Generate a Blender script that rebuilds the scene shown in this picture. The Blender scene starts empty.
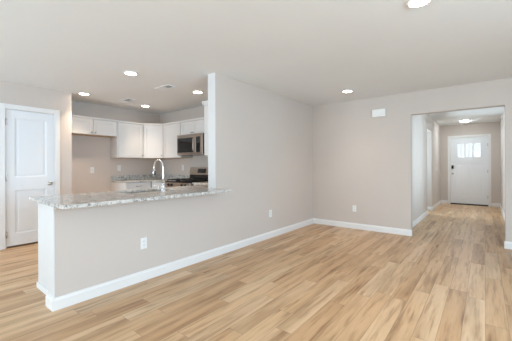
import bpy, bmesh, math, random
from mathutils import Vector, Matrix
random.seed(7)
SC = bpy.context.scene
COL = SC.collection
PI = math.pi

# ------------------------------------------------------------------ camera, sky, lights, exposure
CAM_H = 1.195
cam_d = bpy.data.cameras.new('camera')
cam_d.sensor_fit = 'HORIZONTAL'; cam_d.sensor_width = 36.0
cam_d.lens = 289.01 * 36 / 512
cam_d.shift_y = (166.1 - 170.5) / 512
cam_d.clip_start = 0.05
cam = bpy.data.objects.new('camera', cam_d); COL.objects.link(cam)
cam.matrix_world = (Matrix.Translation((0, 0, CAM_H)) @ Matrix.Rotation(0.6697, 4, 'Z')
                    @ Matrix.Rotation(PI / 2, 4, 'X') @ Matrix.Rotation(-0.0034, 4, 'Z'))
SC.camera = cam

SC.view_settings.view_transform = 'Standard'
SC.view_settings.look = 'None'
SC.view_settings.gamma = 1.0
SC.view_settings.use_curve_mapping = False
SC.view_settings.exposure = 1.05

W = bpy.data.worlds.new('sky'); SC.world = W
W.use_nodes = True
bg = W.node_tree.nodes['Background']
bg.inputs['Color'].default_value = (0.86, 0.93, 1.0, 1)
bg.inputs['Strength'].default_value = 0.55

def area(name, loc, rot, sx, sy, power, color):
    l = bpy.data.lights.new(name, 'AREA'); l.shape = 'RECTANGLE'
    l.size = sx; l.size_y = sy; l.energy = power; l.color = color
    o = bpy.data.objects.new(name, l); COL.objects.link(o)
    o.location = loc; o.rotation_euler = rot
    return o
DAY = (0.52, 0.775, 1.0)
DAY_PATIO = (0.58, 0.81, 1.0)
DAY_WARM = (1.0, 0.83, 0.65)
# daylight entering by the windows of the living room behind the camera, plus added hall fill
area('daylight_patio', (-3.6, -3.3, 1.15), (PI / 2 + 0.35, 0, 0), 2.2, 2.0, 78, DAY_PATIO)
area('daylight_living', (0.6, -3.3, 1.4), (PI / 2 + 0.22, 0, 0), 2.2, 1.5, 32, DAY_WARM)
area('daylight_side', (2.95, 0.8, 1.4), (PI / 2 - 0.12, 0, PI / 2), 2.0, 1.5, 108, DAY)
area('passage_fill', (-2.66, 8.45, 1.4), (PI / 2 + 0.5, 0, -PI / 2), 0.8, 1.3, 48, (0.66, 0.86, 1.0))  # unseen light added in the passage, tilted up to brighten the hall
area('hall_fill', (0.52, 6.85, 1.35), (PI / 2 + 0.35, 0, PI / 2), 1.4, 1.4, 17, (0.66, 0.86, 1.0))  # unseen light added to brighten the hall's left wall and ceiling
LAMP_STRENGTH = 14.0
LAMP_POWER = 42.0
LAMP_COLOR = (1.0, 0.79, 0.58, 1)

# ------------------------------------------------------------------ materials
def new_mat(name):
    m = bpy.data.materials.new(name); m.use_nodes = True
    nt = m.node_tree
    return m, nt, nt.nodes['Principled BSDF']
def noise(nt, scale, detail=2.0, rough=0.5, coord='Object', vec=None):
    n = nt.nodes.new('ShaderNodeTexNoise')
    n.inputs['Scale'].default_value = scale; n.inputs['Detail'].default_value = detail
    n.inputs['Roughness'].default_value = rough
    if vec is None:
        tc = nt.nodes.new('ShaderNodeTexCoord'); vec = tc.outputs[coord]
    nt.links.new(vec, n.inputs['Vector'])
    return n
def ramp(nt, fac, stops):
    r = nt.nodes.new('ShaderNodeValToRGB')
    el = r.color_ramp.elements
    while len(el) < len(stops): el.new(0.5)
    for e, (p, c) in zip(el, stops):
        e.position = p; e.color = (*c, 1)
    nt.links.new(fac, r.inputs['Fac'])
    return r
def bump(nt, b, h, strength, dist=0.002):
    n = nt.nodes.new('ShaderNodeBump'); n.inputs['Strength'].default_value = strength
    n.inputs['Distance'].default_value = dist
    nt.links.new(h, n.inputs['Height']); nt.links.new(n.outputs['Normal'], b.inputs['Normal'])
def paint(name, col, rough=0.6, var=0.03, scale=140, bstr=0.12, spec=0.35):
    m, nt, b = new_mat(name)
    n = noise(nt, 1.3, 3)
    lo = tuple(c * (1 - var) for c in col); hi = tuple(min(1, c * (1 + var)) for c in col)
    r = ramp(nt, n.outputs['Fac'], [(0.3, lo), (0.7, hi)])
    nt.links.new(r.outputs['Color'], b.inputs['Base Color'])
    b.inputs['Roughness'].default_value = rough
    b.inputs['Specular IOR Level'].default_value = spec
    if bstr:
        n2 = noise(nt, scale, 2); bump(nt, b, n2.outputs['Fac'], bstr, 0.0015)
    return m
def metal(name, col, rough=0.3, brushed=True):
    m, nt, b = new_mat(name)
    b.inputs['Metallic'].default_value = 1.0
    b.inputs['Base Color'].default_value = (*col, 1)
    b.inputs['Roughness'].default_value = rough
    if brushed:
        tc = nt.nodes.new('ShaderNodeTexCoord'); mp = nt.nodes.new('ShaderNodeMapping')
        mp.inputs['Scale'].default_value = (4, 4, 260)
        nt.links.new(tc.outputs['Object'], mp.inputs['Vector'])
        n = noise(nt, 6, 2, vec=mp.outputs['Vector'])
        mr = nt.nodes.new('ShaderNodeMapRange')
        mr.inputs['To Min'].default_value = rough * 0.8; mr.inputs['To Max'].default_value = rough * 1.35
        nt.links.new(n.outputs['Fac'], mr.inputs['Value']); nt.links.new(mr.outputs['Result'], b.inputs['Roughness'])
    return m
def plain(name, col, rough=0.4, spec=0.5):
    m, nt, b = new_mat(name)
    n = noise(nt, 20, 2)
    r = ramp(nt, n.outputs['Fac'], [(0.3, tuple(c * 0.97 for c in col)), (0.7, col)])
    nt.links.new(r.outputs['Color'], b.inputs['Base Color'])
    b.inputs['Roughness'].default_value = rough
    b.inputs['Specular IOR Level'].default_value = spec
    return m
def emit(name, col, strength):
    m, nt, b = new_mat(name)
    b.inputs['Base Color'].default_value = (0.9, 0.9, 0.9, 1)
    b.inputs['Emission Color'].default_value = col
    b.inputs['Emission Strength'].default_value = strength
    return m

M_WALL = paint('wall_paint_greige', (0.612, 0.542, 0.490), 0.7, 0.015)
M_CEIL = paint('ceiling_paint_white', (0.83, 0.835, 0.83), 0.85, 0.01, 90, 0.2)
M_TRIM = paint('trim_paint_white', (0.80, 0.785, 0.77), 0.35, 0.005, 60, 0.0, 0.5)
M_DOOR = paint('door_paint_white', (0.80, 0.815, 0.835), 0.4, 0.005, 60, 0.0, 0.5)
M_CAB = paint('cabinet_paint_white', (0.71, 0.70, 0.69), 0.38, 0.006, 60, 0.0, 0.5)
M_PLATE = plain('white_plastic', (0.84, 0.84, 0.83), 0.3)
M_DARKSLOT = plain('dark_slot', (0.03, 0.03, 0.03), 0.6)
M_DUCTSHADE_SILL = plain('duct_shade_and_sill_grey', (0.035, 0.035, 0.035), 0.8)  # near-black stands in for shade inside the vents; also colours the door sill
M_BLACK = plain('black_enamel', (0.012, 0.012, 0.014), 0.18)
M_GLASSBLK = plain('black_glass', (0.01, 0.011, 0.013), 0.06, 0.6)
M_DISPLAY = plain('black_display', (0.006, 0.008, 0.010), 0.10)
M_STEEL = metal('stainless_steel', (0.46, 0.405, 0.36), 0.28)
M_CHROME = metal('polished_chrome', (0.86, 0.87, 0.88), 0.12, False)
M_NICKEL = metal('satin_nickel', (0.44, 0.42, 0.39), 0.3, False)
M_HINGE = metal('brushed_hinge_steel', (0.62, 0.61, 0.60), 0.5, False)
M_RAWWOOD = plain('raw_birch_underside', (0.55, 0.38, 0.22), 0.6)
M_LAMP = emit('lamp_diffuser_warm', LAMP_COLOR, LAMP_STRENGTH)
M_LAMPH = emit('lamp_diffuser_hall', (0.82, 0.94, 1.0, 1), 66.0)

def make_granite():
    m, nt, b = new_mat('speckled_granite')
    tc = nt.nodes.new('ShaderNodeTexCoord'); v = tc.outputs['Object']
    n1 = noise(nt, 16, 5, 0.65, vec=v)
    r1 = ramp(nt, n1.outputs['Fac'], [(0.30, (0.27, 0.25, 0.23)), (0.43, (0.52, 0.50, 0.47)), (0.60, (0.70, 0.68, 0.65))])
    n2 = noise(nt, 34, 4, 0.7, vec=v)
    r2 = ramp(nt, n2.outputs['Fac'], [(0.36, (0.08, 0.075, 0.07)), (0.46, (1, 1, 1))])
    vo = nt.nodes.new('ShaderNodeTexVoronoi'); vo.inputs['Scale'].default_value = 70
    nt.links.new(v, vo.inputs['Vector'])
    r3 = ramp(nt, vo.outputs['Color'], [(0.08, (0.25, 0.22, 0.20)), (0.22, (0.9, 0.88, 0.86)), (0.8, (1, 1, 1))])
    mx = nt.nodes.new('ShaderNodeMix'); mx.data_type = 'RGBA'; mx.blend_type = 'MULTIPLY'; mx.inputs['Factor'].default_value = 0.75
    nt.links.new(r1.outputs['Color'], mx.inputs['A']); nt.links.new(r2.outputs['Color'], mx.inputs['B'])
    mx2 = nt.nodes.new('ShaderNodeMix'); mx2.data_type = 'RGBA'; mx2.blend_type = 'MULTIPLY'; mx2.inputs['Factor'].default_value = 0.6
    nt.links.new(mx.outputs['Result'], mx2.inputs['A']); nt.links.new(r3.outputs['Color'], mx2.inputs['B'])
    nt.links.new(mx2.outputs['Result'], b.inputs['Base Color'])
    b.inputs['Roughness'].default_value = 0.16
    b.inputs['Coat Weight'].default_value = 0.1
    b.inputs['Coat Roughness'].default_value = 0.1
    return m
M_GRANITE = make_granite()

def make_floor_mat():
    m, nt, b = new_mat('oak_vinyl_planks')
    L = nt.links; N = nt.nodes
    def math_(op, a, bb=None):
        n = N.new('ShaderNodeMath'); n.operation = op
        for i, x in enumerate((a, bb)):
            if x is None: continue
            if isinstance(x, (int, float)): n.inputs[i].default_value = x
            else: L.new(x, n.inputs[i])
        return n.outputs[0]
    tc = N.new('ShaderNodeTexCoord'); sp = N.new('ShaderNodeSeparateXYZ')
    L.new(tc.outputs['Object'], sp.inputs[0])
    X, Y = sp.outputs['X'], sp.outputs['Y']
    PW, PL = 0.135, 1.15
    xs = math_('DIVIDE', X, PW); row = math_('FLOOR', xs); fx = math_('FRACT', xs)
    w1 = N.new('ShaderNodeTexWhiteNoise'); w1.noise_dimensions = '1D'; L.new(row, w1.inputs['W'])
    ys = math_('ADD', math_('DIVIDE', Y, PL), w1.outputs['Value']); idx = math_('FLOOR', ys); fy = math_('FRACT', ys)
    cb = N.new('ShaderNodeCombineXYZ'); L.new(row, cb.inputs[0]); L.new(idx, cb.inputs[1])
    w2 = N.new('ShaderNodeTexWhiteNoise'); w2.noise_dimensions = '2D'; L.new(cb.outputs[0], w2.inputs['Vector'])
    tone = ramp(nt, w2.outputs['Value'], [(0.0, (0.60, 0.372, 0.202)), (0.35, (0.655, 0.423, 0.239)), (0.7, (0.70, 0.470, 0.277)), (1.0, (0.755, 0.55, 0.358))])
    # long grain, shifted from plank to plank
    off = N.new('ShaderNodeCombineXYZ')
    L.new(math_('MULTIPLY', X, 1.0), off.inputs[0])
    L.new(math_('MULTIPLY', Y, 0.06), off.inputs[1])
    L.new(math_('MULTIPLY', w2.outputs['Value'], 37.0), off.inputs[2])
    g1 = noise(nt, 22, 5, 0.6, vec=off.outputs[0])
    g2 = noise(nt, 110, 3, 0.6, vec=off.outputs[0])
    off2 = N.new('ShaderNodeCombineXYZ')
    L.new(X, off2.inputs[0]); L.new(math_('MULTIPLY', Y, 0.11), off2.inputs[1]); L.new(math_('MULTIPLY', w2.outputs['Value'], 19.0), off2.inputs[2])
    g3 = noise(nt, 7, 3, 0.55, vec=off2.outputs[0])
    r1 = ramp(nt, g1.outputs['Fac'], [(0.34, (0.60, 0.52, 0.45)), (0.47, (0.95, 0.94, 0.92)), (0.62, (1.0, 1.0, 1.0))])
    r2 = ramp(nt, g2.outputs['Fac'], [(0.3, (0.88, 0.86, 0.84)), (0.6, (1, 1, 1))])
    r3 = ramp(nt, g3.outputs['Fac'], [(0.32, (0.60, 0.52, 0.44)), (0.52, (0.95, 0.93, 0.90)), (0.75, (1.0, 1.0, 1.0))])
    off3 = N.new('ShaderNodeCombineXYZ')
    L.new(X, off3.inputs[0]); L.new(math_('MULTIPLY', Y, 0.10), off3.inputs[1]); L.new(math_('MULTIPLY', w2.outputs['Value'], 53.0), off3.inputs[2])
    g4 = noise(nt, 17, 2, 0.5, vec=off3.outputs[0])
    r4 = ramp(nt, g4.outputs['Fac'], [(0.24, (0.40, 0.30, 0.22)), (0.36, (0.93, 0.91, 0.88)), (0.45, (1, 1, 1))])
    col = tone.outputs['Color']
    for r, f in ((r1, 0.8), (r2, 0.7), (r3, 0.8), (r4, 0.8)):
        mx = N.new('ShaderNodeMix'); mx.data_type = 'RGBA'; mx.blend_type = 'MULTIPLY'; mx.inputs['Factor'].default_value = f
        L.new(col, mx.inputs['A']); L.new(r.outputs['Color'], mx.inputs['B']); col = mx.outputs['Result']
    # seams between planks
    ex = math_('MULTIPLY', math_('MINIMUM', fx, math_('SUBTRACT', 1.0, fx)), PW)
    ey = math_('MULTIPLY', math_('MINIMUM', fy, math_('SUBTRACT', 1.0, fy)), PL)
    e = math_('MINIMUM', ex, ey)
    mr = N.new('ShaderNodeMapRange'); mr.inputs['From Max'].default_value = 0.003
    mr.inputs['To Min'].default_value = 0.55; mr.inputs['To Max'].default_value = 1.0
    L.new(e, mr.inputs['Value'])
    mx = N.new('ShaderNodeMix'); mx.data_type = 'RGBA'; mx.blend_type = 'MULTIPLY'; mx.inputs['Factor'].default_value = 1
    L.new(col, mx.inputs['A']); L.new(mr.outputs['Result'], mx.inputs['B'])
    L.new(mx.outputs['Result'], b.inputs['Base Color'])
    b.inputs['Roughness'].default_value = 0.37
    b.inputs['Specular IOR Level'].default_value = 0.5
    bump(nt, b, g2.outputs['Fac'], 0.06, 0.001)
    return m
M_FLOOR = make_floor_mat()

def make_glass():
    m, nt, b = new_mat('window_glass')
    for n in list(nt.nodes):
        if n.type != 'OUTPUT_MATERIAL': nt.nodes.remove(n)
    out = next(n for n in nt.nodes if n.type == 'OUTPUT_MATERIAL')
    t = nt.nodes.new('ShaderNodeBsdfTransparent'); g = nt.nodes.new('ShaderNodeBsdfGlossy')
    g.inputs['Roughness'].default_value = 0.03
    lw = nt.nodes.new('ShaderNodeFresnel'); lw.inputs['IOR'].default_value = 1.45
    mx = nt.nodes.new('ShaderNodeMixShader')
    nt.links.new(lw.outputs[0], mx.inputs[0]); nt.links.new(t.outputs[0], mx.inputs[1]); nt.links.new(g.outputs[0], mx.inputs[2])
    nt.links.new(mx.outputs[0], out.inputs['Surface'])
    return m
M_GLASS = make_glass()

# ------------------------------------------------------------------ mesh helpers
class MB:
    """Collects shapes in one bmesh; build() links them as one mesh object."""
    def __init__(self): self.bm = bmesh.new()
    def box(self, x0, x1, y0, y1, z0, z1, bevel=0.0, seg=2):
        t = bmesh.new()
        bmesh.ops.create_cube(t, size=1.0)
        for v in t.verts:
            v.co = Vector(((x0 + x1) / 2 + v.co.x * (x1 - x0), (y0 + y1) / 2 + v.co.y * (y1 - y0), (z0 + z1) / 2 + v.co.z * (z1 - z0)))
        if bevel > 0:
            bmesh.ops.bevel(t, geom=list(t.edges), offset=bevel, segments=seg, affect='EDGES', profile=0.5, clamp_overlap=True)
        return self._add(t)
    def prism(self, pts, axis, a, b, bevel=0.0):
        """pts: 2D outline in the two other axes, extruded from a to b along axis."""
        t = bmesh.new()
        def co(p, s):
            if axis == 'x': return (s, p[0], p[1])
            if axis == 'y': return (p[0], s, p[1])
            return (p[0], p[1], s)
        va = [t.verts.new(co(p, a)) for p in pts]; vb = [t.verts.new(co(p, b)) for p in pts]
        t.faces.new(va); t.faces.new(list(reversed(vb)))
        n = len(pts)
        for i in range(n):
            t.faces.new((va[i], vb[i], vb[(i + 1) % n], va[(i + 1) % n]))
        bmesh.ops.recalc_face_normals(t, faces=list(t.faces))
        if bevel > 0:
            es = [e for e in t.edges if abs((e.verts[0].co - e.verts[1].co).length) > bevel * 2.2]
            bmesh.ops.bevel(t, geom=es, offset=bevel, segments=2, affect='EDGES', profile=0.5, clamp_overlap=True)
        return self._add(t)
    def lathe(self, prof, origin, axis=(0, 0, 1), seg=24):
        """prof: (radius, distance along axis) pairs."""
        t = bmesh.new()
        q = Vector((0, 0, 1)).rotation_difference(Vector(axis).normalized())
        rings = []
        for r, h in prof:
            if r <= 1e-6:
                rings.append([t.verts.new(Vector(origin) + q @ Vector((0, 0, h)))])
            else:
                rings.append([t.verts.new(Vector(origin) + q @ Vector((r * math.cos(2 * PI * i / seg), r * math.sin(2 * PI * i / seg), h))) for i in range(seg)])
        for A, B in zip(rings, rings[1:]):
            for i in range(seg):
                j = (i + 1) % seg
                if len(A) == 1 and len(B) == 1: continue
                if len(A) == 1: t.faces.new((A[0], B[i], B[j]))
                elif len(B) == 1: t.faces.new((A[i], B[0], A[j]))
                else: t.faces.new((A[i], B[i], B[j], A[j]))
        for R in (rings[0], rings[-1]):
            if len(R) > 1: t.faces.new(R)
        bmesh.ops.recalc_face_normals(t, faces=list(t.faces))
        for f in t.faces: f.smooth = len(f.verts) <= 4
        return self._add(t)
    def tube(self, pts, r, seg=12):
        """r: one radius or one per point."""
        t = bmesh.new(); pts = [Vector(p) for p in pts]; n = len(pts)
        rs = [r] * n if isinstance(r, (int, float)) else r
        rings = []; ref = None
        for i, p in enumerate(pts):
            d = (pts[min(i + 1, n - 1)] - pts[max(i - 1, 0)]).normalized()
            if ref is None:
                ref = d.orthogonal().normalized()
            else:
                ref = (ref - d * ref.dot(d)).normalized()
            b2 = d.cross(ref)
            rings.append([t.verts.new(p + rs[i] * (ref * math.cos(2 * PI * k / seg) + b2 * math.sin(2 * PI * k / seg))) for k in range(seg)])
        for A, B in zip(rings, rings[1:]):
            for k in range(seg):
                f = t.faces.new((A[k], A[(k + 1) % seg], B[(k + 1) % seg], B[k])); f.smooth = True
        t.faces.new(rings[0]); t.faces.new(rings[-1])
        bmesh.ops.recalc_face_normals(t, faces=list(t.faces))
        return self._add(t)
    def _add(self, t):
        me = bpy.data.meshes.new('tmp'); t.to_mesh(me); t.free()
        self.bm.from_mesh(me); bpy.data.meshes.remove(me)
        return self
    def build(self, name, mat, parent=None, loc=None, M=None):
        if M is not None: self.bm.transform(M)
        if loc is not None: self.bm.transform(Matrix.Translation(-Vector(loc)))
        me = bpy.data.meshes.new(name); self.bm.to_mesh(me); self.bm.free()
        me.materials.append(mat)
        o = bpy.data.objects.new(name, me); COL.objects.link(o)
        if loc is not None: o.location = loc
        if parent is not None: o.parent = parent
        return o

def tag(o, label, cat, group=None):
    o['label'] = label; o['category'] = cat
    if group: o['group'] = group
    return o
def thing(name, label, cat, loc=(0, 0, 0), rotz=0.0, group=None):
    o = bpy.data.objects.new(name, None); COL.objects.link(o)
    o.empty_display_size = 0.1
    o.location = loc; o.rotation_euler = (0, 0, rotz)
    return tag(o, label, cat, group)
def struct(name, mb, mat, parent=None):
    o = mb.build(name, mat, parent)
    if parent is None: o['kind'] = 'structure'
    return o
def dup(root, loc, rotz, label, group=None):
    r = root.copy(); COL.objects.link(r); r.location = loc; r.rotation_euler = (0, 0, rotz)
    r['label'] = label
    if group: r['group'] = group
    for ch in list(root.children):
        c = ch.copy(); COL.objects.link(c); c.parent = r
        for g in list(ch.children):
            d = g.copy(); COL.objects.link(d); d.parent = c
    return r

# ------------------------------------------------------------------ the room shell
H = 2.44
XL = -5.475      # pantry wall
XK = -6.10       # kitchen left wall
YK = 4.00        # kitchen back wall
XW = -2.81       # long wall face
TW = 0.14
YP = 0.846       # near end of the half wall
YT = 2.688       # where the half wall becomes full height
YB = 5.476       # back wall face
XH0, XH1 = -0.985, 0.23    # opening to the hall
HZ = 2.062
XHL, XHR = -1.10, 0.345    # hall walls
YF = 10.80       # front door wall
YS = -3.40       # wall behind the camera
XR = 3.05        # right wall

struct('floor', MB().box(XK - 0.15, XR + 0.15, YS - 0.15, YF + 0.15, -0.10, 0.0), M_FLOOR)
struct('ceiling', MB().box(XK - 0.15, XR + 0.15, YS - 0.15, YF + 0.15, H, H + 0.1), M_CEIL)

DY0, DY1, DZ = 1.030, 1.655, 2.052      # pantry door opening
struct('wall_left', MB().box(XL - 0.12, XL, YS, DY0, 0, H).box(XL - 0.12, XL, DY1, 1.897, 0, H)
       .box(XL - 0.12, XL, DY0, DY1, DZ, H), M_WALL)
struct('wall_pantry_side', MB().box(XK - 0.12, XL - 0.12, 1.777, 1.897, 0, H), M_WALL)
struct('wall_pantry_rear', MB().box(XK - 0.12, XK, -0.6, 1.777, 0, H).box(XK, XL - 0.12, -0.6, -0.48, 0, H), M_WALL)
struct('wall_kitchen_left', MB().box(XK - 0.12, XK, 1.897, YK + 0.12, 0, H), M_WALL)
struct('wall_kitchen_back', MB().box(XK, XW - TW, YK, YK + 0.12, 0, H), M_WALL)
struct('wall_peninsula', MB().prism([(YP, 0), (YB, 0), (YB, H), (YT, H), (YT, 0.87), (YP, 0.87)], 'x', XW - TW, XW), M_WALL)
struct('wall_back', MB().prism([(XW - TW, 0), (XH0, 0), (XH0, HZ), (XH1, HZ), (XH1, 0), (XR, 0), (XR, H), (XW - TW, H)], 'y', YB, YB + 0.13), M_WALL)
PY0, PY1, PZ = 8.10, 8.86, 2.085      # side passage off the hall
struct('wall_hall_left', MB().prism([(YB + 0.13, 0), (PY0, 0), (PY0, PZ), (PY1, PZ), (PY1, 0), (YF, 0), (YF, H), (YB + 0.13, H)], 'x', XHL - 0.125, XHL), M_WALL)
FX0, FX1, FZ = -0.852, 0.088, 2.05
struct('wall_entry', MB().prism([(-2.6, 0), (FX0, 0), (FX0, FZ), (FX1, FZ), (FX1, 0), (XHR + 0.12, 0), (XHR + 0.12, H), (-2.6, H)], 'y', YF, YF + 0.13), M_WALL)

# walls behind the camera with their windows; hall and passage windows are added
def wall_holes(axis, a, b, lo, hi, holes):
    """wall from lo to hi with rectangular holes (h0, h1, z0, z1)."""
    mb = MB(); cur = lo
    def bx(p, q, z0, z1):
        if axis == 'x': mb.box(a, b, p, q, z0, z1)
        else: mb.box(p, q, a, b, z0, z1)
    for h0, h1, z0, z1 in sorted(holes):
        bx(cur, h0, 0, H); cur = h1
        if z0 > 0: bx(h0, h1, 0, z0)
        if z1 < H: bx(h0, h1, z1, H)
    bx(cur, hi, 0, H)
    return mb
struct('wall_rear', wall_holes('y', YS - 0.12, YS, XL - 0.12, XR, [(-4.75, -2.45, 0.02, 2.15), (-0.55, 1.75, 0.62, 2.15)]), M_WALL)
struct('wall_right', wall_holes('x', XR, XR + 0.12, YS, YB, [(-0.25, 1.85, 0.62, 2.15)]), M_WALL)
struct('wall_hall_right', wall_holes('x', XHR, XHR + 0.12, YB + 0.13, YF, [(6.15, 7.55, 0.65, 2.05)]), M_WALL)
struct('wall_passage', wall_holes('x', -2.6, -2.48, YB + 0.13, YF, [(8.0, 8.9, 0.70, 2.10)]), M_WALL)
def window(name, axis, at, p, q, z0, z1, nx):
    mb = MB(); f = 0.045
    def bx(u0, u1, a, b):
        if axis == 'x': mb.box(at, at + 0.06, u0, u1, a, b)
        else: mb.box(u0, u1, at, at + 0.06, a, b)
    bx(p, q, z0, z0 + f); bx(p, q, z1 - f, z1)
    for k in range(nx + 1):
        u = p + (q - p - f) * k / nx; bx(u, u + f, z0 + f, z1 - f)
    o = struct(name, mb, M_TRIM)
    g = MB()
    if axis == 'x': g.box(at + 0.025, at + 0.031, p, q, z0, z1)
    else: g.box(p, q, at + 0.025, at + 0.031, z0, z1)
    g.build('glass', M_GLASS, o)
window('window_1', 'y', YS - 0.10, -4.75, -2.45, 0.02, 2.15, 2)
window('window_2', 'y', YS - 0.10, -0.55, 1.75, 0.62, 2.15, 2)
window('window_3', 'x', XR + 0.03, -0.25, 1.85, 0.62, 2.15, 2)

window('added_hall_window', 'x', XHR + 0.03, 6.15, 7.55, 0.65, 2.05, 2)  # unseen window added to go with the hall fill light

window('added_passage_window', 'x', -2.57, 8.0, 8.9, 0.70, 2.10, 1)  # unseen window added so the passage light has an opening

# white painted boards on the wall ends
struct('trim_1', MB().box(XW - TW, XW - 0.001, YT - 0.012, YT, 0.90, H, 0.002), M_CAB)
struct('trim_2', MB().box(XW - TW, XW - 0.001, YP - 0.010, YP, 0.0, 0.868, 0.002), M_CAB)
# moulding under the bar overhang
struct('trim_3', MB().box(XW, XW + 0.018, YP, YT, 0.835, 0.869, 0.003), M_WALL)

# baseboards
BH = 0.105
def base(name, axis, face, sgn, lo, hi, h=BH, t=0.014):
    """baseboard on a wall whose face lies at `face`, looking to sgn along the other axis."""
    prof = [(face, 0.0), (face + sgn * t, 0.0), (face + sgn * t, h * 0.76), (face + sgn * t * 0.55, h * 0.88), (face + sgn * t * 0.45, h), (face, h)]
    mb = MB()
    mb.prism(prof, axis, lo, hi)      # along y the outline is (x, z); along x it is (y, z)
    return struct(name, mb, M_TRIM)
base('baseboard_long', 'y', XW, 1, YP - 0.010, YB)
base('baseboard_end', 'x', YP - 0.010, -1, XW - TW - 0.014, XW + 0.014)
base('baseboard_back', 'x', YB, -1, XW + 0.014, XH0 + 0.014)
base('baseboard_back_right', 'x', YB, -1, XH1 - 0.014, XR)
base('baseboard_hall_left', 'y', XHL, 1, YB + 0.13, PY0)
base('baseboard_passage', 'x', PY1, -1, XHL - 0.125, XHL + 0.014)
base('baseboard_hall_far_left', 'y', XHL, 1, PY1, YF)
base('baseboard_hall_right', 'y', XHR, -1, YB + 0.13, YF)
base('baseboard_entry_left', 'x', YF, -1, XHL + 0.014, FX0 - 0.06)
base('baseboard_entry_right', 'x', YF, -1, FX1 + 0.06, XHR - 0.014)
base('baseboard_left', 'y', XL, 1, YS, DY0 - 0.068)
base('baseboard_pantry', 'y', XL, 1, DY1 + 0.068, 1.897)
base('baseboard_alcove', 'y', XK, 1, 1.91, 2.83)
base('baseboard_right', 'y', XR, -1, YS + 0.014, YB - 0.014)
base('baseboard_rear', 'x', YS, 1, -2.45, XR - 0.014)

# ------------------------------------------------------------------ doors (structure)
def slab_with_panels(u0, u1, z0, z1, d0, d1, panels, M, name, mat, parent, rec=0.008, holes=()):
    """door slab in (u, depth, z); panels: recessed rectangles with a raised field; holes: openings for glass."""
    mb = MB()
    us = sorted({u0, u1, *[p[0] for p in panels], *[p[1] for p in panels], *[h[0] for h in holes], *[h[1] for h in holes]})
    zs = sorted({z0, z1, *[p[2] for p in panels], *[p[3] for p in panels], *[h[2] for h in holes], *[h[3] for h in holes]})
    for a, b in zip(us, us[1:]):
        for c, d in zip(zs, zs[1:]):
            mu, mz = (a + b) / 2, (c + d) / 2
            if any(h[0] < mu < h[1] and h[2] < mz < h[3] for h in holes): continue
            inp = any(p[0] < mu < p[1] and p[2] < mz < p[3] for p in panels)
            mb.box(a, b, d0 + (rec if inp else 0), d1, c, d)
    for p in panels:
        # sloped moulding round the panel and a raised field
        w = 0.022
        a, b, c, d = p
        mb.prism([(c, d0 + rec), (c, d0), (c + w, d0 + rec)][::1] and [(d0, c), (d0 + rec, c), (d0 + rec, c + w)], 'x', a, b)
        mb.prism([(d0, d), (d0 + rec, d), (d0 + rec, d - w)], 'x', a, b)
        mb.prism([(a, d0), (a, d0 + rec), (a + w, d0 + rec)], 'z', c, d)
        mb.prism([(b, d0), (b, d0 + rec), (b - w, d0 + rec)], 'z', c, d)
        if b - a > 0.15:
            mb.box(a + 0.045, b - 0.045, d0 + rec * 0.35, d0 + rec, c + 0.045, d - 0.045, 0.002)
    return mb.build(name, mat, parent, M=M)

# door_1: the white two-panel pantry door in the left wall. Local frame: u along +Y, depth along -X
MX = Matrix(((0, -1, 0, XL), (1, 0, 0, 0), (0, 0, 1, 0), (0, 0, 0, 1)))      # (u, d, z) -> (XL - d, u, z)
d1 = slab_with_panels(DY0 + 0.012, DY1 - 0.012, 0.026, DZ - 0.012, 0.012, 0.048,
                      [(1.142, 1.545, 1.04, 1.93), (1.142, 1.545, 0.20, 0.85)], MX, 'door_1', M_DOOR, None, rec=0.009)
d1['kind'] = 'structure'
def casing(name, u0, u1, ztop, w, M, t=0.016, jamb=0.12, stop=0.0):
    mb = MB()
    mb.box(u0 - w, u0, -t, 0, 0, ztop + w, 0.003).box(u1, u1 + w, -t, 0, 0, ztop + w, 0.003).box(u0, u1, -t, 0, ztop, ztop + w, 0.003)
    mb.box(u0, u0 + 0.009, 0.0, jamb, 0, ztop).box(u1 - 0.009, u1, 0.0, jamb, 0, ztop).box(u0 + 0.009, u1 - 0.009, 0.0, jamb, ztop - 0.009, ztop)
    if stop: mb.box(u0 + 0.009, u0 + 0.026, stop, stop + 0.035, 0, ztop - 0.009).box(u1 - 0.026, u1 - 0.009, stop, stop + 0.035, 0, ztop - 0.009).box(u0 + 0.026, u1 - 0.026, stop, stop + 0.035, ztop - 0.026, ztop - 0.009)
    o = mb.build(name, M_TRIM, M=M); o['kind'] = 'structure'
    return o
casing('trim_4', DY0, DY1, DZ, 0.066, MX, stop=0.049)
def hinge(u, z, M, parent, d=0.0):
    return MB().tube([(u, d - 0.004, z - 0.045), (u, d - 0.004, z + 0.045)], 0.007, 10).box(u - 0.004, u + 0.022, d + 0.006, d + 0.012, z - 0.045, z + 0.045).build('hinge', M_HINGE, parent, M=M)
for z in (1.86, 1.03, 0.20): hinge(DY0 + 0.012, z, MX, d1)
MB().lathe([(0.031, 0.0), (0.033, 0.004), (0.029, 0.010), (0.012, 0.014), (0.011, 0.034), (0.019, 0.040), (0.027, 0.050), (0.028, 0.060), (0.022, 0.070), (0.0, 0.074)],
           (XL - 0.012, 1.582, 0.93), (1, 0, 0)).build('door_knob', M_NICKEL, d1)

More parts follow.
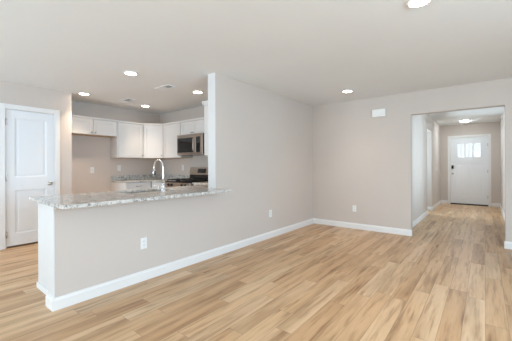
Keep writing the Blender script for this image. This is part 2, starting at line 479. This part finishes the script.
# door_2: the front door with three small lites. Local: u = X, depth = +Y
MF = Matrix.Translation((0, YF, 0))
fl0, fl1, fz0, fz1 = -0.660, -0.096, 1.44, 1.852
lw = (fl1 - fl0 - 2 * 0.032) / 3
lites = [(fl0 + k * (lw + 0.032), fl0 + k * (lw + 0.032) + lw, fz0, fz1) for k in range(3)]
su0, su1 = FX0 + 0.014, FX1 - 0.014
d2 = slab_with_panels(su0, su1, 0.035, FZ - 0.014, 0.030, 0.074,
                      [(-0.715, -0.405, 0.26, 1.25), (-0.350, -0.040, 0.26, 1.25)], MF, 'door_2', M_DOOR, None, rec=0.006, holes=lites)
d2['kind'] = 'structure'
MB().box(-0.735, -0.020, 0.012, 0.034, 1.335, 1.362, 0.003).build('shelf_moulding', M_DOOR, d2, M=MF)
for a, b, c, d in lites:
    lf = MB()
    e = 0.014
    lf.box(a - e, b + e, 0.022, 0.032, d, d + e).box(a - e, b + e, 0.022, 0.032, c - e, c).box(a - e, a, 0.022, 0.032, c, d).box(b, b + e, 0.022, 0.032, c, d)
    o = lf.build('lite_frame', M_DOOR, d2, M=MF)
    MB().box(a, b, 0.048, 0.054, c, d).build('glass_pane', M_GLASS, o, M=MF)
    MB().box((a + b) / 2 - 0.004, (a + b) / 2 + 0.004, 0.046, 0.056, c, d).box(a, b, 0.046, 0.056, c + (d - c) * 0.52, c + (d - c) * 0.52 + 0.007).build('glazing_bar', M_DOOR, o, M=MF)
casing('trim_5', FX0, FX1, FZ, 0.055, MF, jamb=0.13, stop=0.075)
for z in (1.80, 1.02, 0.26): hinge(FX1 - 0.014 - 0.012, z, MF, d2, 0.022)
MB().box(-0.815, -0.755, 0.004, 0.030, 1.09, 1.20, 0.012, 3).build('keypad_lock', M_BLACK, d2, M=MF)
MB().lathe([(0.030, 0), (0.030, 0.008), (0.012, 0.014), (0.011, 0.034), (0.024, 0.042), (0.027, 0.054), (0.020, 0.064), (0, 0.066)], (-0.785, YF + 0.030, 0.945), (0, -1, 0)).build('door_knob', M_NICKEL, d2)
struct('trim_6', MB().box(FX0 + 0.009, FX1 - 0.009, YF - 0.02, YF + 0.13, 0.0, 0.03, 0.004), M_DUCTSHADE_SILL)

# ------------------------------------------------------------------ cabinets
def shaker(mb, u0, u1, z0, z1, t=0.020, rail=0.058):
    """shaker door, front face at depth -t, back at 0."""
    if z1 - z0 < 0.2: rail = 0.032
    mb.box(u0, u0 + rail, -t, 0, z0, z1, 0.0015, 1).box(u1 - rail, u1, -t, 0, z0, z1, 0.0015, 1)
    mb.box(u0 + rail, u1 - rail, -t, 0, z0, z0 + rail, 0.0015, 1).box(u0 + rail, u1 - rail, -t, 0, z1 - rail, z1, 0.0015, 1)
    mb.box(u0 + rail, u1 - rail, -t + 0.009, 0, z0 + rail, z1 - rail)
    return mb
def knob(u, z, parent, t=0.020):
    return MB().lathe([(0.008, 0), (0.006, 0.006), (0.006, 0.014), (0.014, 0.019), (0.015, 0.024), (0.011, 0.029), (0, 0.030)], (u, -t, z), (0, -1, 0), 16).build('knob', M_NICKEL, parent)
def pull(u, z, parent, t=0.020, w=0.11):
    return MB().tube([(u - w / 2, -t, z), (u - w / 2, -t - 0.022, z), (u - w / 2 + 0.012, -t - 0.03, z), (u + w / 2 - 0.012, -t - 0.03, z), (u + w / 2, -t - 0.022, z), (u + w / 2, -t, z)], 0.007, 8).build('pull', M_NICKEL, parent)
def crown_bar(w, d, z, flare=0.022, h=0.04, left=True, right=True):
    l = flare if left else 0.0; r = flare if right else 0.0
    mb = MB()
    prof = [(0.0, z), (-0.020 - 0.004, z), (-0.020 - flare, z + h * 0.75), (-0.020 - flare, z + h), (0.0, z + h)]
    mb.prism(prof, 'x', -l, w + r)
    if left: mb.prism([(0.0, z), (-0.004, z), (-flare, z + h * 0.75), (-flare, z + h), (0.0, z + h)], 'y', 0, d)
    if right: mb.prism([(w, z), (w + 0.004, z), (w + flare, z + h * 0.75), (w + flare, z + h), (w, z + h)], 'y', 0, d)
    mb.box(0, w, 0, d, z, z + 0.006)
    return mb
def wall_cab(label, loc, rotz, w, d, z0, z1, doors, crown=0.035, cleft=False, cright=False):
    """local: u = x from 0 to w along the front, the front faces -y, carcass runs to y = d.
       doors: list of (u0, u1, [knob positions])"""
    t = thing('wall_cabinet', label, 'cabinet', loc, rotz)
    MB().box(0, w, 0, d, z0 + 0.004, z1, 0.0015, 1).build('body', M_CAB, t)
    MB().box(0.004, w - 0.004, 0.004, d - 0.004, z0, z0 + 0.0045).build('underside', M_RAWWOOD, t)
    for u0, u1, kn in doors:
        dr = shaker(MB(), u0, u1, z0 + 0.008, z1 - 0.006).build('door', M_CAB, t)
        for ku, kz in kn: knob(ku, kz, dr)
    if crown: crown_bar(w, d, z1, 0.018, crown, cleft, cright).build('crown', M_CAB, t)
    return t
UZ0, UZ1 = 1.372, 2.088
fx = XK + 0.305       # front plane of carcasses on the left wall
R90 = PI / 2          # front faces +X: local -y -> +x
# over the refrigerator space; local u runs along +Y
w = 0.915
wall_cab('short white two-door wall cabinet above the empty refrigerator space', (fx, 1.905, 0), R90, w, 0.303, 1.795, UZ1,
         [(0.012, w / 2 - 0.003, [(w / 2 - 0.035, 1.840)]), (w / 2 + 0.003, w - 0.012, [(w / 2 + 0.035, 1.840)])])
w = 0.565
wall_cab('tall single-door white wall cabinet right of the short refrigerator cabinet', (fx, 2.823, 0), R90, w, 0.303, UZ0, UZ1,
         [(0.022, w - 0.008, [(w - 0.040, 1.43)])])
# the corner cabinet with its diagonal front
t = thing('wall_cabinet', 'white corner wall cabinet with a diagonal door above the faucet', 'cabinet', (XK, YK, 0))
c = 0.61; dd = 0.305
out = [(0.002, -0.002), (0.002, -c + 0.002), (dd, -c + 0.002), (c - 0.002, -dd), (c - 0.002, -0.002)]
MB().prism(out, 'z', UZ0 + 0.004, UZ1).build('body', M_CAB, t)
MB().prism([(0.006, -0.006), (0.006, -c + 0.006), (dd - 0.004, -c + 0.006), (c - 0.006, -dd + 0.004), (c - 0.006, -0.006)], 'z', UZ0, UZ0 + 0.0045).build('underside', M_RAWWOOD, t)
MD = Matrix.Translation((dd, -c + 0.002, 0)) @ Matrix.Rotation(PI / 4, 4, 'Z')
Ld = math.hypot(c - dd, c - dd)
dr = shaker(MB(), 0.018, Ld - 0.018, UZ0 + 0.008, UZ1 - 0.006).build('door', M_CAB, t, M=MD)
k = MB().lathe([(0.008, 0), (0.006, 0.006), (0.006, 0.014), (0.014, 0.019), (0.015, 0.024), (0.011, 0.029), (0, 0.030)], (Ld - 0.045, -0.020, 1.43), (0, -1, 0), 16).build('knob', M_NICKEL, dr, M=MD)
MB().prism([(0.0, UZ1), (-0.024, UZ1), (-0.038, UZ1 + 0.026), (-0.038, UZ1 + 0.035), (0.0, UZ1 + 0.035)], 'x', 0.0, Ld).build('crown', M_CAB, t, M=MD)
# on the kitchen back wall: front faces -Y, local u = +X
fy = YK - 0.305
w = 0.610
wall_cab('tall single-door white wall cabinet between corner cabinet and microwave', (-5.485, fy, 0), 0, w, 0.303, UZ0, UZ1,
         [(0.008, w - 0.022, [(w - 0.045, 1.43)])])
w = 0.76
wall_cab('short white two-door cabinet directly above the microwave', (-4.870, fy, 0), 0, w, 0.303, 1.825, UZ1,
         [(0.010, w / 2 - 0.002, [(w / 2 - 0.03, 1.86)]), (w / 2 + 0.002, w - 0.010, [(w / 2 + 0.03, 1.86)])])
w = 0.78
wall_cab('white wall cabinet right of the microwave, hidden behind the grey wall end', (-4.105, fy, 0), 0, w, 0.303, UZ0, UZ1,
         [(0.01, 0.42, [(0.39, 1.43)]), (0.425, w - 0.03, [(0.455, 1.43)])])
# on the kitchen side of the long wall: front faces -X, local u = -Y
w = 0.77
wall_cab('white wall cabinet with crown moulding seen edge-on beside the tall wall end', (XW - TW - 0.305, 3.655, 0), -PI / 2, w, 0.303, UZ0 - 0.02, UZ1 + 0.01,
         [(0.02, w / 2 - 0.003, [(w / 2 - 0.03, 1.43)]), (w / 2 + 0.003, w - 0.012, [(w / 2 + 0.03, 1.43)])], crown=0.06, cright=True)

def base_cab(label, loc, rotz, w, d, fronts, ztop=0.868, toe=True, body_w0=0.0):
    """fronts: ('drawer'|'door', u0, u1, z0, z1, handle u, handle z)"""
    t = thing('base_cabinet', label, 'cabinet', loc, rotz)
    MB().box(0, w, 0, d, 0.105 if toe else 0.0, ztop, 0.0015, 1).box(0.003, w - 0.003, 0.065, d - 0.003, 0.0, 0.11).build('body', M_CAB, t)
    for kind, u0, u1, z0, z1, hu, hz in fronts:
        fr = shaker(MB(), u0, u1, z0, z1).build(kind, M_CAB, t)
        if kind == 'drawer': pull(hu, hz, fr)
        elif hu is not None: knob(hu, hz, fr)
    return t
bx_ = XK + 0.59
base_cab('white base cabinet with a top drawer left of the corner, under speckled granite', (bx_, 2.835, 0), R90, 0.56, 0.588,
         [('drawer', 0.01, 0.55, 0.705, 0.86, 0.28, 0.80), ('door', 0.01, 0.55, 0.115, 0.695, 0.51, 0.63)])
base_cab('white base cabinet in the kitchen corner behind the faucet', (-5.505, YK - 0.59, 0), 0, 0.60, 0.588,
         [('drawer', 0.03, 0.59, 0.705, 0.86, 0.31, 0.785), ('door', 0.03, 0.59, 0.115, 0.695, 0.07, 0.63)])
base_cab('white base cabinet right of the black and steel range', (-4.135, YK - 0.59, 0), 0, 0.56, 0.588,
         [('drawer', 0.01, 0.50, 0.705, 0.86, 0.25, 0.785), ('door', 0.01, 0.50, 0.115, 0.695, 0.07, 0.63)])
# peninsula run: front faces -X, local u = -Y
PD = 0.528
px = XW - TW - 0.002 - PD
base_cab('white base cabinet with plain end panel forming the near end of the peninsula', (px, 1.545, 0), -R90, 0.64, PD,
         [('drawer', 0.01, 0.63, 0.705, 0.86, 0.32, 0.785), ('door', 0.01, 0.318, 0.115, 0.695, 0.28, 0.63), ('door', 0.322, 0.63, 0.115, 0.695, 0.36, 0.63)], toe=False)
sbc = thing('base_cabinet', 'white sink base cabinet under the peninsula sink', 'cabinet', (px, 2.33, 0), -R90)
MB().box(0, 0.018, 0, PD, 0.105, 0.868).box(0.762, 0.78, 0, PD, 0.105, 0.868).box(0.018, 0.762, PD - 0.018, PD, 0.105, 0.868).box(0.018, 0.762, 0, PD - 0.018, 0.105, 0.123) \
    .box(0.018, 0.762, 0.0, 0.018, 0.70, 0.868).box(0.003, 0.777, 0.065, PD - 0.003, 0, 0.106).build('body', M_CAB, sbc)
for a, b, hu in ((0.01, 0.388, 0.35), (0.392, 0.77, 0.43)):
    fr = shaker(MB(), a, b, 0.115, 0.86).build('door', M_CAB, sbc); knob(hu, 0.63, fr)
base_cab('white base cabinet behind the tall wall at the far end of the peninsula run', (px, 3.36, 0), -R90, 1.025, PD,
         [('drawer', 0.01, 0.51, 0.705, 0.86, 0.26, 0.785), ('door', 0.01, 0.51, 0.115, 0.695, 0.47, 0.63), ('drawer', 0.515, 1.015, 0.705, 0.86, 0.765, 0.785), ('door', 0.515, 1.015, 0.115, 0.695, 0.555, 0.63)])
# shoe strip at the foot of the end panel
struct('trim_7', MB().box(px - 0.012, XW - TW - 0.014, 0.893, 0.905, 0, 0.055, 0.003), M_TRIM)

# ------------------------------------------------------------------ granite worktops
def rounded_rect(x0, x1, y0, y1, r, n=6, corners=(1, 1, 1, 1)):
    pts = []
    for (cx, cy, a0), on in zip(((x1 - r, y1 - r, 0), (x0 + r, y1 - r, 90), (x0 + r, y0 + r, 180), (x1 - r, y0 + r, 270)), corners):
        if on:
            for i in range(n + 1):
                a = math.radians(a0 + 90 * i / n); pts.append((cx + r * math.cos(a), cy + r * math.sin(a)))
        else:
            pts.append({0: (x1, y1), 90: (x0, y1), 180: (x0, y0), 270: (x1, y0)}[a0])
    return pts
def slab_outline(outer, hole, z0, z1, edge=0.005):
    """flat slab with an optional hole; outline and hole are CCW point lists."""
    t = bmesh.new()
    def loop(pts, z): return [t.verts.new((p[0], p[1], z)) for p in pts]
    def edges(vs): return [t.edges.new((vs[i], vs[(i + 1) % len(vs)])) for i in range(len(vs))]
    es = edges(loop(outer, z0))
    if hole: es += edges(loop(hole, z0))
    r = bmesh.ops.triangle_fill(t, edges=es, use_beauty=True, use_dissolve=False)
    ex = bmesh.ops.extrude_face_region(t, geom=list(t.faces))
    bmesh.ops.translate(t, verts=[v for v in ex['geom'] if isinstance(v, bmesh.types.BMVert)], vec=(0, 0, z1 - z0))
    bmesh.ops.recalc_face_normals(t, faces=list(t.faces))
    es = [e for e in t.edges if len(e.link_faces) == 2 and abs(e.verts[0].co.z - e.verts[1].co.z) < 1e-6 and e.calc_face_angle(0) > 1.0]
    bmesh.ops.bevel(t, geom=es, offset=edge, segments=2, affect='EDGES', profile=0.5, clamp_overlap=True)
    m = MB(); m._add(t); return m
CT0, CT1 = 0.870, 0.902
SX0, SX1, SY0, SY1 = -3.43, -3.06, 1.62, 2.26     # sink opening
pen_out = [(-3.505, 0.832 + 0.04), (-3.495, 0.832 + 0.012), (-3.465, 0.832), (-2.56, 0.80), (-2.525, 0.808), (-2.505, 0.83), (-2.497, 0.87), (-2.497, 2.672), (-2.505, 2.676), (-3.505, 2.676)]
top = slab_outline(pen_out, rounded_rect(SX0, SX1, SY0, SY1, 0.05), CT0, CT1).build('countertop', M_GRANITE)
tag(top, 'long speckled grey granite bar top overhanging the half wall', 'countertop')
rear = [(-3.505, 2.677), (XW - TW - 0.002, 2.677), (XW - TW - 0.002, 3.998), (-4.132, 3.998), (-4.132, 3.365), (-3.505, 3.365)]
rt = thing('countertop', 'speckled granite worktop right of the range, behind the tall wall', 'countertop', (0, 0, 0))
slab_outline(rear, None, CT0, CT1).build('worktop', M_GRANITE, rt)
lt = thing('countertop', 'speckled granite worktop with backsplash along the kitchen left wall and corner', 'countertop', (XK, YK, 0))
lo = [(0.002, -1.165), (0.615, -1.165), (0.615, -0.615), (1.195, -0.615), (1.195, -0.002), (0.002, -0.002)]
slab_outline(lo, None, CT0, CT1).build('worktop', M_GRANITE, lt)
MB().box(0.002, 0.022, -1.165, -0.002, CT1, 1.005, 0.002).box(0.022, 1.195, -0.022, -0.002, CT1, 1.005, 0.002).build('backsplash', M_GRANITE, lt)
bs = MB().box(-4.132, XW - TW - 0.002, YK - 0.022, YK - 0.002, CT1, 1.005, 0.002).build('backsplash', M_GRANITE, rt)

# sink below the opening
sk = thing('kitchen_sink', 'undermount steel sink sunk into the granite peninsula top by the faucet', 'sink', ((SX0 + SX1) / 2, (SY0 + SY1) / 2, 0.68))
hx, hy = (SX1 - SX0) / 2 + 0.008, (SY1 - SY0) / 2 + 0.008
MB().box(-hx, hx, -hy, hy, 0.0, 0.004).box(-hx, -hx + 0.004, -hy, hy, 0, 0.187).box(hx - 0.004, hx, -hy, hy, 0, 0.187).box(-hx, hx, -hy, -hy + 0.004, 0, 0.187).box(-hx, hx, hy - 0.004, hy, 0, 0.187).build('basin', M_STEEL, sk)
MB().lathe([(0.045, 0.004), (0.045, 0.007), (0.03, 0.006), (0.0, 0.005)], (0, 0, 0), (0, 0, 1)).build('drain', M_CHROME, sk)

# faucet
fp = thing('faucet', 'tall chrome gooseneck pull-down faucet standing on the granite peninsula', 'faucet', (-2.985, 2.00, CT1))
MB().lathe([(0.030, 0.0), (0.030, 0.006), (0.024, 0.010), (0.022, 0.06), (0.018, 0.075), (0.0, 0.076)], (0, 0, 0)).build('base', M_CHROME, fp)
neck = [(0, 0, 0.06), (0, 0, 0.16), (0, 0, 0.275)]
R = 0.095
for i in range(1, 17):
    a = PI * i / 16; neck.append((-R + R * math.cos(a), 0, 0.275 + R * math.sin(a)))
neck.append((-2 * R - 0.004, 0, 0.255))
MB().tube(neck, 0.0105, 14).build('spout', M_CHROME, fp)
MB().tube([(-2 * R - 0.004, 0, 0.262), (-2 * R - 0.006, 0, 0.22), (-2 * R - 0.010, 0, 0.175)], [0.015, 0.017, 0.020], 14).build('spray_head', M_CHROME, fp)
MB().box(-2 * R + 0.008, -2 * R + 0.018, -0.010, 0.010, 0.185, 0.235, 0.003).build('spray_button', M_BLACK, fp)
MB().tube([(0, -0.015, 0.045), (0, -0.045, 0.047)], 0.011, 12).tube([(0, -0.045, 0.047), (-0.03, -0.075, 0.062), (-0.055, -0.10, 0.075)], [0.008, 0.006, 0.006], 10).build('lever', M_CHROME, fp)

# ------------------------------------------------------------------ range and microwave
rg = thing('range', 'black and stainless steel gas range against the kitchen back wall', 'range', (-4.897, 3.335, 0))
RW = 0.757
MB().box(0, RW, 0.03, 0.645, 0.03, 0.895, 0.003).box(0.03, 0.07, 0.06, 0.10, 0, 0.03).box(RW - 0.07, RW - 0.03, 0.06, 0.10, 0, 0.03).box(0.03, 0.07, 0.56, 0.60, 0, 0.03).box(RW - 0.07, RW - 0.03, 0.56, 0.60, 0, 0.03).build('body', M_BLACK, rg)
ck = MB().box(-0.002, RW + 0.002, -0.012, 0.60, 0.890, 0.913, 0.004).build('cooktop', M_GLASSBLK, rg)
for cx, cy, r in ((0.19, 0.15, 0.045), (0.56, 0.15, 0.05), (0.19, 0.44, 0.04), (0.56, 0.44, 0.045)):
    MB().lathe([(r, 0.912), (r, 0.920), (r * 0.7, 0.926), (0, 0.926)], (cx, cy, 0), (0, 0, 1), 24).build('burner', M_BLACK, ck)
for u0, u1 in ((0.02, 0.372), (0.385, 0.737)):
    g = MB()
    for y in (0.025, 0.15, 0.29, 0.44, 0.56): g.box(u0, u1, y - 0.006, y + 0.006, 0.930, 0.948, 0.003)
    for u in (u0 + 0.006, (u0 + u1) / 2, u1 - 0.006): g.box(u - 0.006, u + 0.006, 0.02, 0.566, 0.930, 0.948, 0.003)
    for u in (u0 + 0.008, u1 - 0.008):
        for y in (0.03, 0.29, 0.555): g.box(u - 0.007, u + 0.007, y - 0.007, y + 0.007, 0.911, 0.935)
    g.build('grate', M_BLACK, rg)
fc = MB().prism([(0.03, 0.80), (-0.020, 0.80), (-0.012, 0.89), (0.03, 0.89)], 'x', 0.0, RW, 0.003).build('front_control_strip', M_STEEL, rg)
for u in (0.125, 0.225, 0.532, 0.632):
    MB().lathe([(0.024, 0), (0.023, 0.014), (0.018, 0.030), (0, 0.031)], (u, -0.015, 0.845), (0, -1, 0.09), 18).build('knob', M_BLACK, fc)
od = MB().box(0.004, RW - 0.004, -0.010, 0.03, 0.20, 0.795, 0.006).build('oven_door', M_STEEL, rg)
MB().box(0.10, RW - 0.10, -0.0145, -0.011, 0.34, 0.70, 0.001).build('window', M_GLASSBLK, od)
MB().tube([(0.06, -0.012, 0.755), (0.06, -0.05, 0.755)], 0.009).tube([(RW - 0.06, -0.012, 0.755), (RW - 0.06, -0.05, 0.755)], 0.009).tube([(0.035, -0.052, 0.755), (RW - 0.035, -0.052, 0.755)], 0.012).build('handle', M_STEEL, od)
MB().box(0.004, RW - 0.004, -0.008, 0.03, 0.04, 0.19, 0.005).build('storage_drawer', M_STEEL, rg)
MB().box(0.0, RW, 0.585, 0.645, 0.90, 1.025, 0.003).build('backguard', M_BLACK, rg)
pn = MB().prism([(0.575, 1.02), (0.645, 1.02), (0.645, 1.172), (0.605, 1.172)], 'x', 0.0, RW, 0.004).build('control_panel', M_STEEL, rg)
tl = Matrix.Translation((0, 0.590, 1.096)) @ Matrix.Rotation(-0.194, 4, 'X')
MB().box(0.255, 0.505, -0.0035, 0.004, -0.040, 0.050, 0.001).build('display', M_DISPLAY, pn, M=tl)

mw = thing('microwave', 'stainless steel over-the-range microwave with black window under the short cabinet', 'microwave', (-4.867, 3.585, 1.42))
MW_, MHt = 0.757, 0.398
MB().box(0, MW_, 0.022, 0.412, 0, MHt, 0.003).build('body', M_BLACK, mw)
md = MB().box(0, 0.575, -0.004, 0.022, 0.030, 0.345, 0.004).build('door', M_STEEL, mw)
MB().box(0.022, 0.500, -0.0075, -0.003, 0.045, 0.332, 0.002).build('window', M_GLASSBLK, md)
MB().tube([(0.545, -0.004, 0.065), (0.545, -0.04, 0.075), (0.545, -0.045, 0.10), (0.545, -0.045, 0.275), (0.545, -0.04, 0.30), (0.545, -0.004, 0.31)], 0.010).build('handle', M_STEEL, md)
cp = MB().box(0.578, MW_, -0.004, 0.022, 0.030, 0.345, 0.004).build('control_panel', M_STEEL, mw)
MB().box(0.588, 0.700, -0.0065, -0.003, 0.042, 0.335, 0.002).build('keypad', M_GLASSBLK, cp)
MB().box(0.600, 0.688, -0.0085, -0.006, 0.275, 0.310, 0.001).build('display', M_DISPLAY, cp)
gv = MB().box(0, MW_, -0.004, 0.022, 0.348, MHt, 0.003).build('vent_grille', M_STEEL, mw)
MB().box(0, MW_, -0.004, 0.022, 0.0, 0.027, 0.003).build('bottom_trim', M_STEEL, mw)

# ------------------------------------------------------------------ outlets, switch, chime
def outlet(label, loc, rotz):
    """plate faces -y locally."""
    t = thing('wall_outlet', label, 'outlet', loc, rotz)
    MB().box(-0.036, 0.036, -0.006, 0, -0.059, 0.059, 0.003).build('cover_plate', M_PLATE, t)
    for s in (-1, 1):
        r = MB().box(-0.017, 0.017, -0.009, -0.005, s * 0.020 - 0.0145, s * 0.020 + 0.0145, 0.003).build('receptacle', M_PLATE, t)
        MB().box(-0.008, -0.0055, -0.0095, -0.0085, s * 0.020 - 0.001, s * 0.020 + 0.008).box(0.0055, 0.008, -0.0095, -0.0085, s * 0.020 - 0.001, s * 0.020 + 0.008).box(-0.002, 0.002, -0.0095, -0.0085, s * 0.020 - 0.010, s * 0.020 - 0.006).build('slot', M_DARKSLOT, r)
    MB().lathe([(0.003, 0), (0.003, 0.001), (0, 0.0012)], (0, -0.006, 0), (0, -1, 0), 10).build('screw', M_PLATE, t)
    return t
o1 = outlet('white wall outlet low on the half wall under the granite bar', (XW, 1.645, 0.390), R90)
dup(o1, (XW, 3.93, 0.402), R90, 'white wall outlet low on the tall long wall, right of the bar')
dup(o1, (-1.948, YB, 0.382), 0, 'white wall outlet low on the back wall under the chime box')
dup(o1, (XK, 2.475, 1.128), R90, 'white wall outlet in the empty refrigerator space')
dup(o1, (XK, 3.01, 1.165), R90, 'white wall outlet under the tall wall cabinet, above the left granite backsplash')
dup(o1, (-5.22, YK, 1.165), 0, 'white wall outlet on the kitchen back wall left of the range')
sw = thing('light_switch', 'white light switch on the hall left wall near the front door', 'switch', (XHL, 9.95, 1.10), R90)
pl = MB().box(-0.036, 0.036, -0.006, 0, -0.059, 0.059, 0.003).build('cover_plate', M_PLATE, sw)
MB().box(-0.012, 0.012, -0.012, -0.005, -0.028, 0.028, 0.003).build('rocker', M_PLATE, sw)
ch = thing('door_chime', 'white rectangular door chime box high on the back wall', 'door chime', (-1.493, YB, 2.143))
MB().box(-0.118, 0.118, -0.045, -0.004, -0.070, 0.070, 0.012, 3).build('cover', M_PLATE, ch)
MB().box(-0.112, 0.112, -0.006, 0, -0.064, 0.064).build('back_plate', M_PLATE, ch)

# ------------------------------------------------------------------ ceiling lights and vents
def downlight(label, loc, r=0.088, mat=None, power=1.0, cone=78):
    t = thing('ceiling_light', label, 'ceiling light', loc)
    MB().lathe([(r * 0.80, -0.004), (r * 0.84, -0.013), (r * 0.95, -0.011), (r, -0.003), (r, 0.0), (r * 0.80, 0.0)], (0, 0, 0), (0, 0, 1), 40).build('trim_ring', M_PLATE, t)
    MB().lathe([(r * 0.80, -0.001), (r * 0.80, -0.009), (r * 0.5, -0.0115), (0, -0.012)], (0, 0, 0), (0, 0, 1), 40).build('diffuser', mat or M_LAMP, t)
    s = bpy.data.lights.new('lamp_beam', 'SPOT'); s.energy = LAMP_POWER * power; s.color = LAMP_COLOR[:3]
    s.spot_size = math.radians(cone); s.spot_blend = 1.0; s.shadow_soft_size = r * 0.8
    so = bpy.data.objects.new('lamp_beam', s); COL.objects.link(so); so.parent = t; so.location = (0, 0, -0.02)
    return t
l1 = downlight('round ceiling light above the peninsula sink, largest over the kitchen', (-3.690, 1.985, H))
downlight('round ceiling light by the end of the pantry door wall', (-5.35, 2.045, H), power=1.35, cone=92)
downlight('round ceiling light near the kitchen corner above the diagonal cabinet', (-5.45, 3.235, H), power=0.85)
dup(l1, (-3.755, 3.180, H), 0, 'round ceiling light above the microwave, beside the tall wall end')
downlight('round ceiling light near the back wall and the chime box', (-1.789, 4.715, H), power=0.5, cone=112)
downlight('round ceiling light at the top edge, nearest to the viewer', (-0.385, 2.480, H), power=0.55, cone=120)
hl = thing('ceiling_light', 'small flush dome ceiling light in the entry hall before the front door', 'ceiling light', (-0.438, 9.90, H))
MB().lathe([(0.112, 0.0), (0.115, -0.008), (0.110, -0.014), (0.09, -0.014), (0.09, 0.0)], (0, 0, 0), (0, 0, 1), 36).build('base_ring', M_PLATE, hl)
MB().lathe([(0.098, -0.012), (0.094, -0.024), (0.075, -0.034), (0.04, -0.041), (0, -0.043)], (0, 0, 0), (0, 0, 1), 36).build('diffuser', M_LAMPH, hl)
s = bpy.data.lights.new('lamp_beam', 'SPOT'); s.energy = LAMP_POWER * 0.45; s.color = (0.88, 0.95, 1.0)
s.spot_size = math.radians(105); s.spot_blend = 1.0; s.shadow_soft_size = 0.1
so = bpy.data.objects.new('lamp_beam', s); COL.objects.link(so); so.parent = hl; so.location = (0, 0, -0.06)

def vent(label, loc, rotz, w=0.36, d=0.16, dark=0.03):
    t = thing('ceiling_vent', label, 'air vent', loc, rotz)
    f = 0.022
    MB().box(-w / 2, w / 2, -d / 2, -d / 2 + f, -0.008, 0, 0.002).box(-w / 2, w / 2, d / 2 - f, d / 2, -0.008, 0, 0.002).box(-w / 2, -w / 2 + f, -d / 2 + f, d / 2 - f, -0.008, 0, 0.002).box(w / 2 - f, w / 2, -d / 2 + f, d / 2 - f, -0.008, 0, 0.002).build('frame', M_PLATE, t)
    MB().box(-w / 2 + f, w / 2 - f, -d / 2 + f, d / 2 - f, -0.0015, -0.0005).build('duct_shade', M_DUCTSHADE_SILL, t)  # flat dark sheet painted in place of the shaded depth behind the louvers
    n = 18; L = (w - 2 * f) / n
    for k in range(n):
        x = -w / 2 + f + (k + 0.5) * L
        if x < dark:
            MB().box(-0.0085, 0.0085, -d / 2 + f, d / 2 - f, -0.0008, 0.0008).build('louver', M_PLATE, t, M=Matrix.Translation((x, 0, -0.006)) @ Matrix.Rotation(-0.25, 4, 'Y'))
        else:
            MB().box(-0.0025, 0.0025, -d / 2 + f, d / 2 - f, -0.0006, 0.0006).build('louver', M_PLATE, t, M=Matrix.Translation((x, 0, -0.003)))
    return t
vent('white ceiling air vent nearer the viewer, between two kitchen lights', (-3.955, 2.685, H), 0)
vent('white ceiling air vent farther back, above the left wall cabinets', (-5.28, 2.757, H), 0, dark=-0.03)

GROUPS = {'wall_cabinet': 'wall cabinets round the kitchen', 'base_cabinet': 'base cabinets round the kitchen', 'countertop': 'granite countertops',
          'wall_outlet': 'white wall outlets', 'ceiling_light': 'round ceiling lights', 'ceiling_vent': 'ceiling air vents'}
for o in COL.objects:
    k = o.name.split('.')[0]
    if o.parent is None and k in GROUPS and 'label' in o.keys(): o['group'] = GROUPS[k]
